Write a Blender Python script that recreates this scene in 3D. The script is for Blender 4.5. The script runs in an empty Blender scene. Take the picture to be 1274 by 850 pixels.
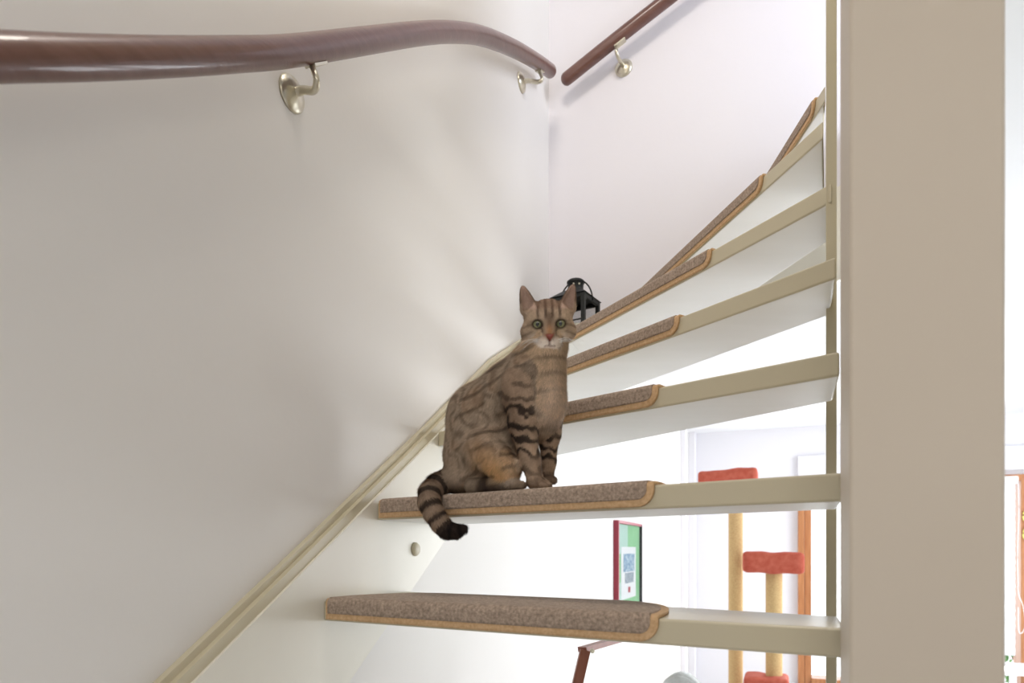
import bpy, bmesh, math, random
import numpy as np
from mathutils import Vector, Matrix

# ------------------------------------------------------------------ camera, world, light
EYE = 1.5
HZ = 683.0          # image row of the horizon (level camera with vertical shift)
F = 830.0           # focal length in pixels for a 1274 px wide frame
col = bpy.context.scene.collection
sc = bpy.context.scene
cam_d = bpy.data.cameras.new('camera')
cam = bpy.data.objects.new('camera', cam_d); col.objects.link(cam)
cam.location = (0, 0, EYE); cam.rotation_euler = (math.pi/2, 0, 0)
cam_d.sensor_width = 36.0; cam_d.lens = 36.0*F/1274.0
cam_d.shift_y = (HZ-425.0)/1274.0
cam_d.clip_start = 0.02; cam_d.clip_end = 100
cam_d.dof.use_dof = True; cam_d.dof.focus_distance = 1.55; cam_d.dof.aperture_fstop = 4.5
sc.camera = cam
sc.view_settings.view_transform = 'Standard'; sc.view_settings.look = 'None'
sc.view_settings.exposure = 0.4; sc.view_settings.gamma = 1.0
sc.view_settings.use_curve_mapping = False

w = bpy.data.worlds.new('world'); sc.world = w; w.use_nodes = True
bg = w.node_tree.nodes['Background']
bg.inputs[0].default_value = (0.90, 0.95, 1.0, 1); bg.inputs[1].default_value = 3.0

# wall frame: a runs along the left wall away from the camera, b runs across from it
TH = math.radians(22.0)
DA = Vector((math.sin(TH), math.cos(TH), 0)); DB = Vector((math.cos(TH), -math.sin(TH), 0))
W0 = Vector((-0.189, 1.706, 0))
def ab(a, b, z):                       # z above the eye
    p = W0 + DA*a + DB*b
    return Vector((p.x, p.y, z+EYE))
def toab(p):
    d = Vector((p.x, p.y, 0))-W0
    return d.dot(DA), d.dot(DB)

def area(name, loc, target, sx, sy, power, colr):
    l = bpy.data.lights.new(name, 'AREA'); l.shape = 'RECTANGLE'; l.size = sx; l.size_y = sy
    l.energy = power; l.color = colr
    o = bpy.data.objects.new(name, l); col.objects.link(o); o.location = loc
    d = Vector(target)-Vector(loc)
    o.rotation_euler = d.to_track_quat('-Z', 'Y').to_euler()
    return o
# daylight through the living room windows (far wall and right side) and from the landing above; the hall fill is added
area('light_side_window', ab(2.6, 4.35, -0.1), ab(2.3, 0.0, -0.2), 2.6, 1.9, 100, (0.93, 0.97, 1.0))
area('light_far_window', ab(5.0, 1.9, -0.25), ab(0.0, 0.6, 0.1), 1.7, 1.5, 36, (0.92, 0.96, 1.0))
area('light_landing_window', ab(0.1, 2.3, 1.95), ab(0.96, 0.9, 1.3), 0.7, 1.3, 24, (0.84, 0.89, 1.0))
area('light_stairwell', ab(-0.9, 0.5, 2.55), ab(0.3, 0.35, 0.8), 0.5, 0.5, 13, (1.0, 0.92, 0.82))
area('fill_hall', ab(-2.7, 1.2, 0.9), ab(-0.5, 0.5, 0.1), 1.2, 1.2, 9.5, (1.0, 0.91, 0.79))  # added warm fill behind the camera, not a known lamp

# ------------------------------------------------------------------ helpers
def finish(o, smooth):
    if smooth:
        for p in o.data.polygons: p.use_smooth = True
    return o
def obj(name, bm, mat, parent=None, smooth=False, kind=None):
    me = bpy.data.meshes.new(name)
    bmesh.ops.recalc_face_normals(bm, faces=bm.faces[:])
    bm.to_mesh(me); bm.free()
    if mat: me.materials.append(mat)
    o = bpy.data.objects.new(name, me); col.objects.link(o)
    if parent is not None:
        o.parent = parent; o.matrix_parent_inverse = parent.matrix_world.inverted()
    if kind: o['kind'] = kind
    return finish(o, smooth)
def tag(o, label, cat, group=None):
    o['label'] = label; o['category'] = cat
    if group: o['group'] = group
    return o
def thing(name, label, cat, loc, group=None):
    o = bpy.data.objects.new(name, None); col.objects.link(o)
    o.location = loc; o.empty_display_size = 0.05
    bpy.context.view_layer.update()
    return tag(o, label, cat, group)

def nbm(): return bmesh.new()
def poly_prism(bm, pts, z0, z1, bevel=0.0, segs=2):
    """pts = list of (x,y); prism between z0 and z1"""
    lo = [bm.verts.new((p[0], p[1], z0)) for p in pts]
    hi = [bm.verts.new((p[0], p[1], z1)) for p in pts]
    n = len(pts); fs = [bm.faces.new(lo[::-1]), bm.faces.new(hi)]
    for i in range(n):
        fs.append(bm.faces.new((lo[i], lo[(i+1) % n], hi[(i+1) % n], hi[i])))
    if bevel:
        es = list({e for f in fs for e in f.edges})
        bmesh.ops.bevel(bm, geom=es, offset=bevel, segments=segs, affect='EDGES', profile=0.5)
def box_ab(bm, a0, a1, b0, b1, z0, z1, bevel=0.0, segs=2):
    poly_prism(bm, [ab(a0, b0, 0), ab(a1, b0, 0), ab(a1, b1, 0), ab(a0, b1, 0)], z0+EYE, z1+EYE, bevel, segs)
def slab_a(bm, pts, a0, a1, bevel=0.0):
    """polygon (b,z) extruded along a"""
    v0 = [bm.verts.new(ab(a0, b, z)) for b, z in pts]; v1 = [bm.verts.new(ab(a1, b, z)) for b, z in pts]
    n = len(pts); fs = [bm.faces.new(v0), bm.faces.new(v1[::-1])]
    for i in range(n): fs.append(bm.faces.new((v0[i], v1[i], v1[(i+1) % n], v0[(i+1) % n])))
    if bevel:
        bmesh.ops.bevel(bm, geom=list({e for f in fs for e in f.edges}), offset=bevel, segments=2, affect='EDGES')
def slab_b(bm, pts, b0, b1, bevel=0.0):
    """polygon (a,z) extruded along b"""
    v0 = [bm.verts.new(ab(a, b0, z)) for a, z in pts]; v1 = [bm.verts.new(ab(a, b1, z)) for a, z in pts]
    n = len(pts); fs = [bm.faces.new(v0), bm.faces.new(v1[::-1])]
    for i in range(n): fs.append(bm.faces.new((v0[i], v1[i], v1[(i+1) % n], v0[(i+1) % n])))
    if bevel:
        bmesh.ops.bevel(bm, geom=list({e for f in fs for e in f.edges}), offset=bevel, segments=2, affect='EDGES')
def tube(bm, pts, rad, n=12, flat=1.0, cap=True, up=Vector((0, 0, 1))):
    """tube along pts; rad float or list; flat squashes the vertical direction"""
    pts = [Vector(p) for p in pts]; rings = []
    for i, p in enumerate(pts):
        t = (pts[min(i+1, len(pts)-1)]-pts[max(i-1, 0)]).normalized()
        u = t.cross(up)
        if u.length < 1e-4: u = t.cross(Vector((1, 0, 0)))
        u.normalize(); v = u.cross(t).normalized()
        r = rad[i] if hasattr(rad, '__len__') else rad
        rings.append([bm.verts.new(p+u*math.cos(2*math.pi*k/n)*r+v*math.sin(2*math.pi*k/n)*r*flat) for k in range(n)])
    for i in range(len(rings)-1):
        for k in range(n):
            bm.faces.new((rings[i][k], rings[i][(k+1) % n], rings[i+1][(k+1) % n], rings[i+1][k]))
    if cap:
        bm.faces.new(rings[0][::-1]); bm.faces.new(rings[-1])
def lathe(bm, prof, origin, axis, n=24):
    """prof = list of (r, h) along axis from origin"""
    axis = Vector(axis).normalized()
    u = axis.cross(Vector((0.12, 0.3, 1))).normalized(); v = axis.cross(u); rings = []
    for r, h in prof:
        c = Vector(origin)+axis*h
        rings.append([bm.verts.new(c+(u*math.cos(2*math.pi*k/n)+v*math.sin(2*math.pi*k/n))*max(r, 1e-4)) for k in range(n)])
    for i in range(len(rings)-1):
        for k in range(n): bm.faces.new((rings[i][k], rings[i][(k+1) % n], rings[i+1][(k+1) % n], rings[i+1][k]))
    bm.faces.new(rings[0][::-1]); bm.faces.new(rings[-1])
def catmull(P, m=10):
    P = [Vector(p) for p in P]; Q = [2*P[0]-P[1]]+P+[2*P[-1]-P[-2]]; out = []
    for i in range(1, len(Q)-2):
        p0, p1, p2, p3 = Q[i-1:i+3]
        for j in range(m):
            t = j/m
            out.append(0.5*((2*p1)+(p2-p0)*t+(2*p0-5*p1+4*p2-p3)*t*t+(3*p1-p0-3*p2+p3)*t**3))
    out.append(P[-1]); return out

def srgb(r, g, b):
    f = lambda c: (c/255/12.92) if c/255 <= 0.04045 else ((c/255+0.055)/1.055)**2.4
    return (f(r), f(g), f(b), 1)
def mat(name, c, rough=0.5, metal=0.0, noise=None, bump=None, coat=0.0, stretch=None):
    """noise=(scale, second colour, contrast), bump=(scale, strength)"""
    m = bpy.data.materials.new(name); m.use_nodes = True
    nt = m.node_tree; p = nt.nodes['Principled BSDF']
    p.inputs['Base Color'].default_value = c; p.inputs['Roughness'].default_value = rough
    p.inputs['Metallic'].default_value = metal; p.inputs['Coat Weight'].default_value = coat
    tc = nt.nodes.new('ShaderNodeTexCoord'); mp = nt.nodes.new('ShaderNodeMapping')
    nt.links.new(tc.outputs['Object'], mp.inputs[0])
    if stretch: mp.inputs['Scale'].default_value = stretch
    if noise:
        n = nt.nodes.new('ShaderNodeTexNoise'); n.inputs['Scale'].default_value = noise[0]; n.inputs['Detail'].default_value = 4
        nt.links.new(mp.outputs[0], n.inputs['Vector'])
        r = nt.nodes.new('ShaderNodeValToRGB'); k = noise[2]
        r.color_ramp.elements[0].position = 0.5-k; r.color_ramp.elements[1].position = 0.5+k
        r.color_ramp.elements[0].color = c; r.color_ramp.elements[1].color = noise[1]
        nt.links.new(n.outputs[0], r.inputs[0]); nt.links.new(r.outputs[0], p.inputs['Base Color'])
    if bump:
        n2 = nt.nodes.new('ShaderNodeTexNoise'); n2.inputs['Scale'].default_value = bump[0]; n2.inputs['Detail'].default_value = 5
        nt.links.new(mp.outputs[0], n2.inputs['Vector'])
        b = nt.nodes.new('ShaderNodeBump'); b.inputs['Strength'].default_value = bump[1]; b.inputs['Distance'].default_value = 0.004
        nt.links.new(n2.outputs[0], b.inputs['Height']); nt.links.new(b.outputs[0], p.inputs['Normal'])
    return m

M = {}
M['wall'] = mat('wall_paint', (0.78, 0.76, 0.73, 1), 0.75, noise=(1.5, (0.80, 0.78, 0.76, 1), 0.3), bump=(60, 0.08))
M['wall_back'] = mat('wall_back_paint', (0.76, 0.74, 0.78, 1), 0.75, noise=(2.0, (0.79, 0.77, 0.80, 1), 0.3), bump=(60, 0.08))
M['wall_room'] = mat('living_room_paint', (0.78, 0.775, 0.81, 1), 0.8, bump=(60, 0.06))
M['ceiling'] = mat('ceiling_paint', (0.80, 0.81, 0.83, 1), 0.8, bump=(80, 0.05))
M['floor'] = mat('floor_wood', (0.70, 0.69, 0.67, 1), 0.4, noise=(3, (0.76, 0.75, 0.73, 1), 0.2), stretch=(1, 8, 1))
M['cream'] = mat('cream_stair_paint', (0.58, 0.525, 0.385, 1), 0.32, noise=(6, (0.60, 0.545, 0.405, 1), 0.3))
M['cream_string'] = mat('cream_string_paint', (0.78, 0.755, 0.67, 1), 0.35, noise=(7, (0.81, 0.785, 0.70, 1), 0.25))
M['underside'] = mat('bounce_lit_underside', (0.84, 0.84, 0.83, 1), 0.45, noise=(5, (0.80, 0.80, 0.78, 1), 0.25), stretch=(1, 3, 1))  # whiter than the tread fronts, standing in for bounced light; streaks are dirt
M['post'] = mat('post_paint', (0.62, 0.545, 0.455, 1), 0.55, noise=(4, (0.64, 0.565, 0.475, 1), 0.3), bump=(60, 0.06))
M['pile'] = mat('mat_pile', srgb(134, 119, 107), 0.95, noise=(200, srgb(192, 171, 154), 0.22), bump=(450, 0.6))
M['binding'] = mat('mat_binding', srgb(218, 184, 144), 0.8, noise=(180, srgb(196, 158, 116), 0.2), bump=(300, 0.3))
M['rail'] = mat('rail_wood', srgb(110, 76, 68), 0.3, noise=(14, srgb(98, 64, 55), 0.2), bump=(40, 0.08), coat=0.3, stretch=(1, 1, 6))
M['brass'] = mat('bracket_metal', (0.62, 0.58, 0.47, 1), 0.3, metal=0.85)
M['black'] = mat('lantern_metal', (0.012, 0.014, 0.014, 1), 0.45, metal=0.3, bump=(40, 0.1))
M['candle'] = mat('candle_wax', (0.8, 0.76, 0.62, 1), 0.5)
M['red'] = mat('red_plush', srgb(168, 72, 52), 0.9, noise=(25, srgb(186, 96, 76), 0.2), bump=(200, 0.3))
M['sisal'] = mat('sisal_rope', srgb(186, 152, 102), 0.85, noise=(120, srgb(202, 174, 124), 0.2), bump=(150, 0.3))
M['orange'] = mat('orange_pine', srgb(164, 106, 64), 0.35, noise=(9, srgb(188, 130, 86), 0.2), stretch=(8, 8, 0.7))
M['frame_red'] = mat('frame_red_lacquer', srgb(150, 40, 60), 0.35)
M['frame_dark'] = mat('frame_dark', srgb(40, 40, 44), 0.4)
M['pgreen'] = mat('print_green', srgb(132, 196, 140), 0.8, noise=(8, srgb(150, 208, 156), 0.3))
M['ppale'] = mat('print_pale_green', srgb(188, 222, 208), 0.8)
M['pwhite'] = mat('print_paper', (0.85, 0.87, 0.88, 1), 0.8)
M['pblue'] = mat('print_blue_ink', srgb(96, 140, 176), 0.8, noise=(60, srgb(200, 220, 230), 0.12))
M['pgrey'] = mat('print_grey_ink', srgb(120, 138, 150), 0.8, noise=(90, srgb(190, 200, 205), 0.12))
M['pred'] = mat('print_red_ink', srgb(180, 70, 76), 0.8)
M['white'] = mat('white_plastic', (0.85, 0.86, 0.88, 1), 0.5)
M['blind'] = mat('blind_fabric', (0.9, 0.92, 0.94, 1), 0.8)
M['grey'] = mat('grey_upholstery', srgb(170, 172, 168), 0.9, noise=(14, srgb(205, 208, 206), 0.2), bump=(60, 0.4))
M['brownwood'] = mat('reddish_brown_wood', srgb(130, 74, 58), 0.4, noise=(9, srgb(150, 92, 74), 0.2), stretch=(6, 6, 1))
M['yellow'] = mat('pale_yellow_paint', srgb(236, 226, 130), 0.6)
M['paving'] = mat('pale_paving', (0.7, 0.7, 0.7, 1), 0.8)
M['leaf'] = mat('shrub_leaf', srgb(120, 160, 96), 0.6, noise=(8, srgb(90, 130, 70), 0.2))
gl = bpy.data.materials.new('clear_glass'); gl.use_nodes = True
gp = gl.node_tree.nodes['Principled BSDF']; gp.inputs['Transmission Weight'].default_value = 1.0
gp.inputs['Roughness'].default_value = 0.0; gp.inputs['IOR'].default_value = 1.02; M['glass'] = gl

def structure(name, bm, m): return obj(name, bm, m, None, False, 'structure')

# ------------------------------------------------------------------ stair layout (from the nosing lines)
ZT = [-0.1+0.2*k for k in range(8)]                       # tread tops above the eye
PX = [(0.418, 0.838), (0.433, 0.874), (0.497, 1.012), (0.5535, 1.14), (0.611, 1.274), (0.653, 1.40), (0.742, 1.58)]
ANG = [29.5, 38.4, 45.3, 57.4, 64.0, 77.6, 92.0, 108.0]   # nosing directions
PX.append((0.80, 1.70))
P = [Vector((x, y, 0)) for x, y in PX]
D = [Vector((-math.cos(math.radians(t)), math.sin(math.radians(t)), 0)) for t in ANG]
A_BACK = 0.934                                            # face of the rear wall string
def wall_hit(p, d):
    a, b = toab(p); da = d.dot(DA); db = d.dot(DB)
    L1 = -b/db if db < -1e-6 else 1e9
    L2 = (A_BACK-a)/da if da > 1e-6 else 1e9
    return (L1, 'left') if L1 < L2 else (L2, 'back')
Q = []
for p, d in zip(P, D):
    L, side = wall_hit(p, d); Q.append((p+d*L, side, L))
TT = 0.038

# ------------------------------------------------------------------ setting
CEIL = 1.135; SLAB = 1.40; TOP = 3.3
bm = nbm(); slab_b(bm, [(-3.3, -1.5), (5.26, -1.5), (5.26, TOP), (-3.3, TOP)], -0.15, -0.03); structure('wall_left', bm, M['wall'])
# rear wall of the stairwell: its lower edge follows the stair
bm = nbm(); slab_a(bm, [(-0.03, 0.66), (0.25, 0.76), (0.65, 0.95), (1.02, 1.14), (4.5, 1.14), (4.5, TOP), (-0.03, TOP)], 0.964, 1.06); structure('wall_stairwell', bm, M['wall_back'])
# far wall of the living room with a window opening
WB0, WB1, WZ0, WZ1 = 0.955, 2.80, -1.25, 0.62
bm = nbm()
for r in [(-0.03, WB0, -1.5, CEIL), (WB1, 4.6, -1.5, CEIL), (WB0, WB1, -1.5, WZ0), (WB0, WB1, WZ1, CEIL)]:
    b0, b1, z0, z1 = r; box_ab(bm, 5.26, 5.42, b0, b1, z0, z1)
structure('wall_far', bm, M['wall_room'])
bm = nbm(); box_ab(bm, -3.3, 5.42, 4.6, 4.7, -1.5, CEIL); structure('wall_right', bm, M['wall_room'])
bm = nbm(); box_ab(bm, -3.4, -3.3, -0.15, 4.7, -1.5, TOP); structure('wall_hall', bm, M['wall'])
bm = nbm(); box_ab(bm, -3.3, 1.06, 4.5, 4.6, SLAB, TOP); structure('wall_landing', bm, M['wall'])
bm = nbm(); box_ab(bm, -3.4, 5.42, -0.15, 4.7, -1.6, -1.5); structure('floor', bm, M['floor'])
bm = nbm()
box_ab(bm, 1.06, 5.26, -0.03, 4.6, CEIL, SLAB)
box_ab(bm, -3.3, 1.06, 1.03, 4.6, CEIL, SLAB)
structure('ceiling', bm, M['ceiling'])
bm = nbm(); box_ab(bm, -3.4, 1.06, -0.15, 4.7, TOP, TOP+0.1); structure('ceiling_upper', bm, M['ceiling'])
# white corner pipe boxing and baseboard
bm = nbm(); box_ab(bm, 5.16, 5.26, -0.03, 0.035, -1.5, CEIL, 0.004); structure('trim_1', bm, M['wall_room'])
bm = nbm(); box_ab(bm, 4.62, 4.68, -0.03, 0.02, -1.5, CEIL, 0.004); structure('trim_2', bm, M['wall_room'])
bm = nbm(); box_ab(bm, 5.245, 5.26, 0.035, 4.6, -1.5, -1.42, 0.003); structure('baseboard_far', bm, M['white'])

# window with orange pine frame
wn = bpy.data.objects.new('window_1', None); col.objects.link(wn); wn.location = ab(5.3, (WB0+WB1)/2, WZ0); wn['kind'] = 'structure'
bpy.context.view_layer.update()
def wpart(name, a0, a1, b0, b1, z0, z1, m, bev=0.003):
    bm = nbm(); box_ab(bm, a0, a1, b0, b1, z0, z1, bev); return obj(name, bm, m, wn)
wpart('frame_post', 5.20, 5.40, WB0, WB0+0.055, WZ0, WZ1, M['orange'])
wpart('frame_post', 5.22, 5.38, WB0+0.058, WB0+0.115, WZ0, WZ1, M['orange'])
wpart('frame_post', 5.20, 5.40, 2.655, 2.80, WZ0, WZ1, M['orange'])
wpart('frame_rail', 5.20, 5.40, WB0+0.115, 2.655, WZ1-0.05, WZ1, M['orange'])
wpart('frame_rail', 5.20, 5.40, WB0+0.115, 2.655, WZ0, WZ0+0.06, M['orange'])
wpart('frame_post', 5.22, 5.38, 1.72, 1.82, WZ0+0.06, WZ1-0.05, M['orange'])
for b0, b1 in ((WB0+0.115, 1.72), (1.82, 2.655)):
    wpart('pane', 5.33, 5.336, b0, b1, WZ0+0.06, WZ1-0.05, M['glass'], 0)
wpart('window_sill', 5.12, 5.26, WB0-0.05, 2.85, WZ0-0.04, WZ0, M['white'])
# white panel boxing above the window
bm = nbm(); box_ab(bm, 5.22, 5.26, WB0+0.0, 3.4, 0.66, 0.86, 0.004); structure('trim_3', bm, M['wall_room'])

# ------------------------------------------------------------------ staircase
st = thing('staircase', 'cream painted open winder staircase climbing along the left wall and turning right', 'stairs', ab(-0.6, 0.45, -1.5))
# wall string on the left wall
up = [(-1.75, -0.83), (-1.2, -0.479), (-0.6, -0.095), (0.0, 0.292), (0.10, 0.36), (0.38, 0.55), (0.70, 0.72), (0.934, 0.815), (0.9635, 0.825)]
lo = [(0.9635, 0.56), (0.6, 0.36), (0.3, 0.19), (0.044, 0.025), (-0.379, -0.272), (-1.0, -0.705), (-1.75, -1.23)]
bm = nbm(); slab_b(bm, up+lo, -0.0295, 0.0); obj('wall_string', bm, M['cream_string'], st)
# moulding strip on top of the string
bm = nbm()
def strip(bm, line, z0, z1, b0, b1):
    n = len(line); V = []
    for a, z in line:
        V.append([bm.verts.new(ab(a, b0, z+z0)), bm.verts.new(ab(a, b1, z+z0)), bm.verts.new(ab(a, b1, z+z1)), bm.verts.new(ab(a, b0, z+z1))])
    for i in range(n-1):
        for k in range(4): bm.faces.new((V[i][k], V[i][(k+1) % 4], V[i+1][(k+1) % 4], V[i+1][k]))
    bm.faces.new(V[0]); bm.faces.new(V[-1][::-1])
strip(bm, up, 0.0, 0.022, -0.0295, -0.006); strip(bm, up, 0.022, 0.036, -0.0295, -0.017)
obj('string_moulding', bm, M['cream'], st)
# rear wall string
upb = [(0.0, 0.83), (0.25, 0.90), (0.65, 1.08), (0.88, 1.16), (1.0, 1.20)]
lob = [(1.0, 0.89), (0.65, 0.78), (0.25, 0.62), (0.0, 0.55)]
bm = nbm(); slab_a(bm, upb+lob, A_BACK, 0.9635); obj('wall_string', bm, M['cream_string'], st)
# inner board, seen edge-on
dI = (P[6]-P[0]).normalized(); nI = Vector((dI.y, -dI.x, 0))
p0 = Vector((0.4705*1.283, 1.283, 0)); p1 = Vector((0.4705*1.63, 1.63, 0))
bm = nbm(); poly_prism(bm, [p0, p1, p1+nI*0.019, p0+nI*0.019], -1.5+EYE, 2.6+EYE, 0.0015)
obj('inner_board', bm, M['cream'], st)
# second board joining the newel post to the inner tread ends
p2 = Vector((0.4995*0.835, 0.835, 0)); p3 = Vector((0.4995*1.26, 1.26, 0))
bm = nbm(); poly_prism(bm, [p2, p3, p3+nI*0.012, p2+nI*0.012], -1.5+EYE, 2.6+EYE, 0.0015)
obj('inner_board', bm, M['cream'], st)
# square newel post close to the camera
q0 = Vector((0.3643, 0.72, 0))
bm = nbm(); poly_prism(bm, [q0, q0+DB*0.1405, q0+DB*0.1405+DA*0.125, q0+DA*0.125], 0.0, 2.6+EYE, 0.004, 3)
obj('newel_post', bm, M['post'], st)
# treads
def shift_line(k, off):
    """nosing line k moved backwards by off"""
    back = Vector((D[k].y, -D[k].x, 0))
    return P[k]+back*off, D[k]
def inter_inner(p, d):
    # intersection of a line with the inner board face
    den = d.x*dI.y-d.y*dI.x
    t = ((P[0].x-p.x)*dI.y-(P[0].y-p.y)*dI.x)/den
    return p+d*t
for k in range(7):
    p, d = P[k], D[k]
    q, side, L = Q[k]
    pb, db = shift_line(k+1, 0.035 if k else 0.12)
    ib = inter_inner(pb, db)
    Lb, sb = wall_hit(ib, db); qb = ib+db*Lb
    pts = [p, q]
    if side == 'left' and sb == 'back':
        c = ab(A_BACK, 0.0, 0); pts.append(Vector((c.x, c.y, 0)))
    pts += [qb, ib]
    # cut the tread's inner end against the board
    bm = nbm(); poly_prism(bm, pts, ZT[k]-TT+EYE, ZT[k]+EYE, 0.004, 3)
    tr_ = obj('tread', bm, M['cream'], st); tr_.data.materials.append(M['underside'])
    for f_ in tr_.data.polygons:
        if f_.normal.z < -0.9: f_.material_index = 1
# screw cap on the string face
def px_left(px, b=0.0):
    """a coordinate where the sight line of pixel column px meets the plane b"""
    r = (px-637.0)/F; base = W0+DB*b
    return (r*base.y-base.x)/(DA.x-r*DA.y)
a = px_left(516); pt = W0+DA*a; z = (HZ-683.5)/F*pt.y
bm = nbm(); lathe(bm, [(0.0165, -0.001), (0.0165, 0.004), (0.013, 0.008), (0.0, 0.009)], ab(a, 0, z), DB, 20)
obj('screw_cap', bm, M['cream'], st, True)

# ------------------------------------------------------------------ stair mats
mat_end_px = [820, 815, 820, 846, 886, 950, 1015]
mat_lab = ['brown stair mat on the lowest tread in view, its top side showing',
           'brown stair mat on the second tread, under the sitting cat',
           'brown stair mat on the third tread, just right of the cat\'s chest',
           'brown stair mat on the fourth tread, level with the cat\'s neck',
           'brown stair mat on the fifth tread, running in front of the black lantern',
           'brown stair mat on the sixth tread, long and steep against the rear wall',
           'brown stair mat on the topmost tread in view, short and nearly upright']
def stair_mat(k):
    p, d = P[k], D[k]; back = Vector((d.y, -d.x, 0)); up_ = Vector((0, 0, 1))
    r = (mat_end_px[k]-637.0)/F
    l0 = (p.x-r*p.y)/(r*d.y-d.x)                          # inner end, distance along the nosing
    l1 = Q[k][2]-(0.05 if k in (2, 3) else 0.012)
    t = 0.007; depth = 0.15 if k != 0 else 0.215
    if k == 5: depth = 0.09
    if k == 6: depth = 0.035
    if k == 4: depth = 0.09
    ztop = ZT[k]+EYE; S_top = depth; S_round = 0.012; S_front = TT-0.006
    def prof(s, h):
        # s: arclength from the back edge; h: height above the tread surface
        if s < S_top: return back*(S_top-s), ztop+h, None
        if s < S_top+S_round:
            ph = (s-S_top)/S_round*math.pi/2
            return back*(-math.sin(ph)*h), ztop-0.0+math.cos(ph)*h-0.002*math.sin(ph), None
        return back*(-h), ztop-0.002-(s-S_top-S_round)/(1)*1.0, None
    S = S_top+S_round+S_front
    RC = 0.028; RX = min(0.13, depth)
    def s_max(l, e0, e1, inset):      # rounded lower corner at the inner end
        x = l-e0
        s1 = S-inset
        if x < RC-inset and RC-inset > 0:
            q = max(0.0, (RC-inset)**2-(RC-inset-x)**2); s1 = S-inset-(RC-inset)+math.sqrt(q)
        return s1
    def s_min(l, e0, e1, inset):
        s0 = inset
        for x in (l-e0, e1-l):
            if x < RX: s0 = max(s0, inset+(S_top-inset)*(1-max(0.0, 1-((RX-x)/RX)**2)**0.5))
        return s0
    def place(l, s, h):
        o_, z_, _ = prof(s, h)
        q_ = p+d*l+o_
        a_, b_ = toab(q_)
        if a_ > A_BACK-0.006: q_ = q_-DA*(a_-(A_BACK-0.006))
        if b_ < 0.006: q_ = q_+DB*(0.006-b_)
        return Vector((q_.x, q_.y, z_))
    def sheet(bm, inset, h0, h1, s_lo_f, s_hi_f, ls, ns=14):
        top, bot = [], []
        for l in ls:
            a_, b_ = s_lo_f(l), s_hi_f(l); row, row2 = [], []
            for j in range(ns+1):
                # more samples around the nosing
                u = j/ns; s = a_+(b_-a_)*u
                row.append(bm.verts.new(place(l, s, h1))); row2.append(bm.verts.new(place(l, s, h0)))
            top.append(row); bot.append(row2)
        n = len(ls)
        for i in range(n-1):
            for j in range(ns):
                bm.faces.new((top[i][j], top[i+1][j], top[i+1][j+1], top[i][j+1]))
                bm.faces.new((bot[i][j], bot[i][j+1], bot[i+1][j+1], bot[i+1][j]))
            bm.faces.new((top[i][0], bot[i][0], bot[i+1][0], top[i+1][0]))
            bm.faces.new((top[i][ns], top[i+1][ns], bot[i+1][ns], bot[i][ns]))
        for i in (0, n-1):
            for j in range(ns): bm.faces.new((top[i][j], top[i][j+1], bot[i][j+1], bot[i][j]))
    cg = p+d*(l0+l1)/2; root = thing('stair_mat', mat_lab[k], 'stair mat', (cg.x, cg.y, ztop), 'brown half-round mats on the stair treads')
    e0, e1 = l0, l1
    N = 64; ls = [e0+(e1-e0)*(1-math.cos(math.pi*i/N))/2 for i in range(N+1)]
    # the pile, inset from the binding
    INS = 0.0115; ls2 = [e0+INS+(e1-0.006-e0-INS)*(1-math.cos(math.pi*i/N))/2 for i in range(N+1)]
    bm = nbm(); sheet(bm, INS, 0.0006, t+0.001, lambda l: s_min(l, e0+INS, e1, INS), lambda l: s_max(l, e0+INS, e1, INS), ls2, 44)
    obj('pile', bm, M['pile'], root, True)
    bm = nbm(); sheet(bm, 0, 0.0004, t-0.001, lambda l: s_min(l, e0, e1, 0), lambda l: s_max(l, e0, e1, 0), ls, 44)
    obj('binding', bm, M['binding'], root, True)
    return root
for k in range(7): stair_mat(k)

# ------------------------------------------------------------------ handrails
def rail_pts(base_b, lst):
    out = []
    for px, py in lst:
        a = px_left(px, base_b); q = W0+DA*a+DB*base_b
        out.append(Vector((q.x, q.y, EYE+(HZ-py)/F*q.y)))
    return out
def round_end(pts, r, n=6):
    """extend radii so both ends are domed"""
    L = [0.0]
    for i in range(1, len(pts)): L.append(L[-1]+(pts[i]-pts[i-1]).length)
    return L
def rail(name, label, ctr, r):
    root = thing(name, label, 'handrail', ctr[0].copy())
    pts = ctr; d1 = (pts[-1]-pts[-2]).normalized(); d0 = (pts[0]-pts[1]).normalized()
    cap = lambda p, d: [(p+d*r*0.9*math.sin(x), r*math.cos(x)) for x in (0.3, 0.6, 0.9, 1.15, 1.35, 1.5)]
    seq = [(p, rr) for p, rr in reversed(cap(pts[0], d0))]+[(p, r) for p in pts]+cap(pts[-1], d1)
    bm = nbm(); tube(bm, [s[0] for s in seq], [s[1] for s in seq], 24)
    obj('rail', bm, M['rail'], root, True)
    return root
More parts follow.
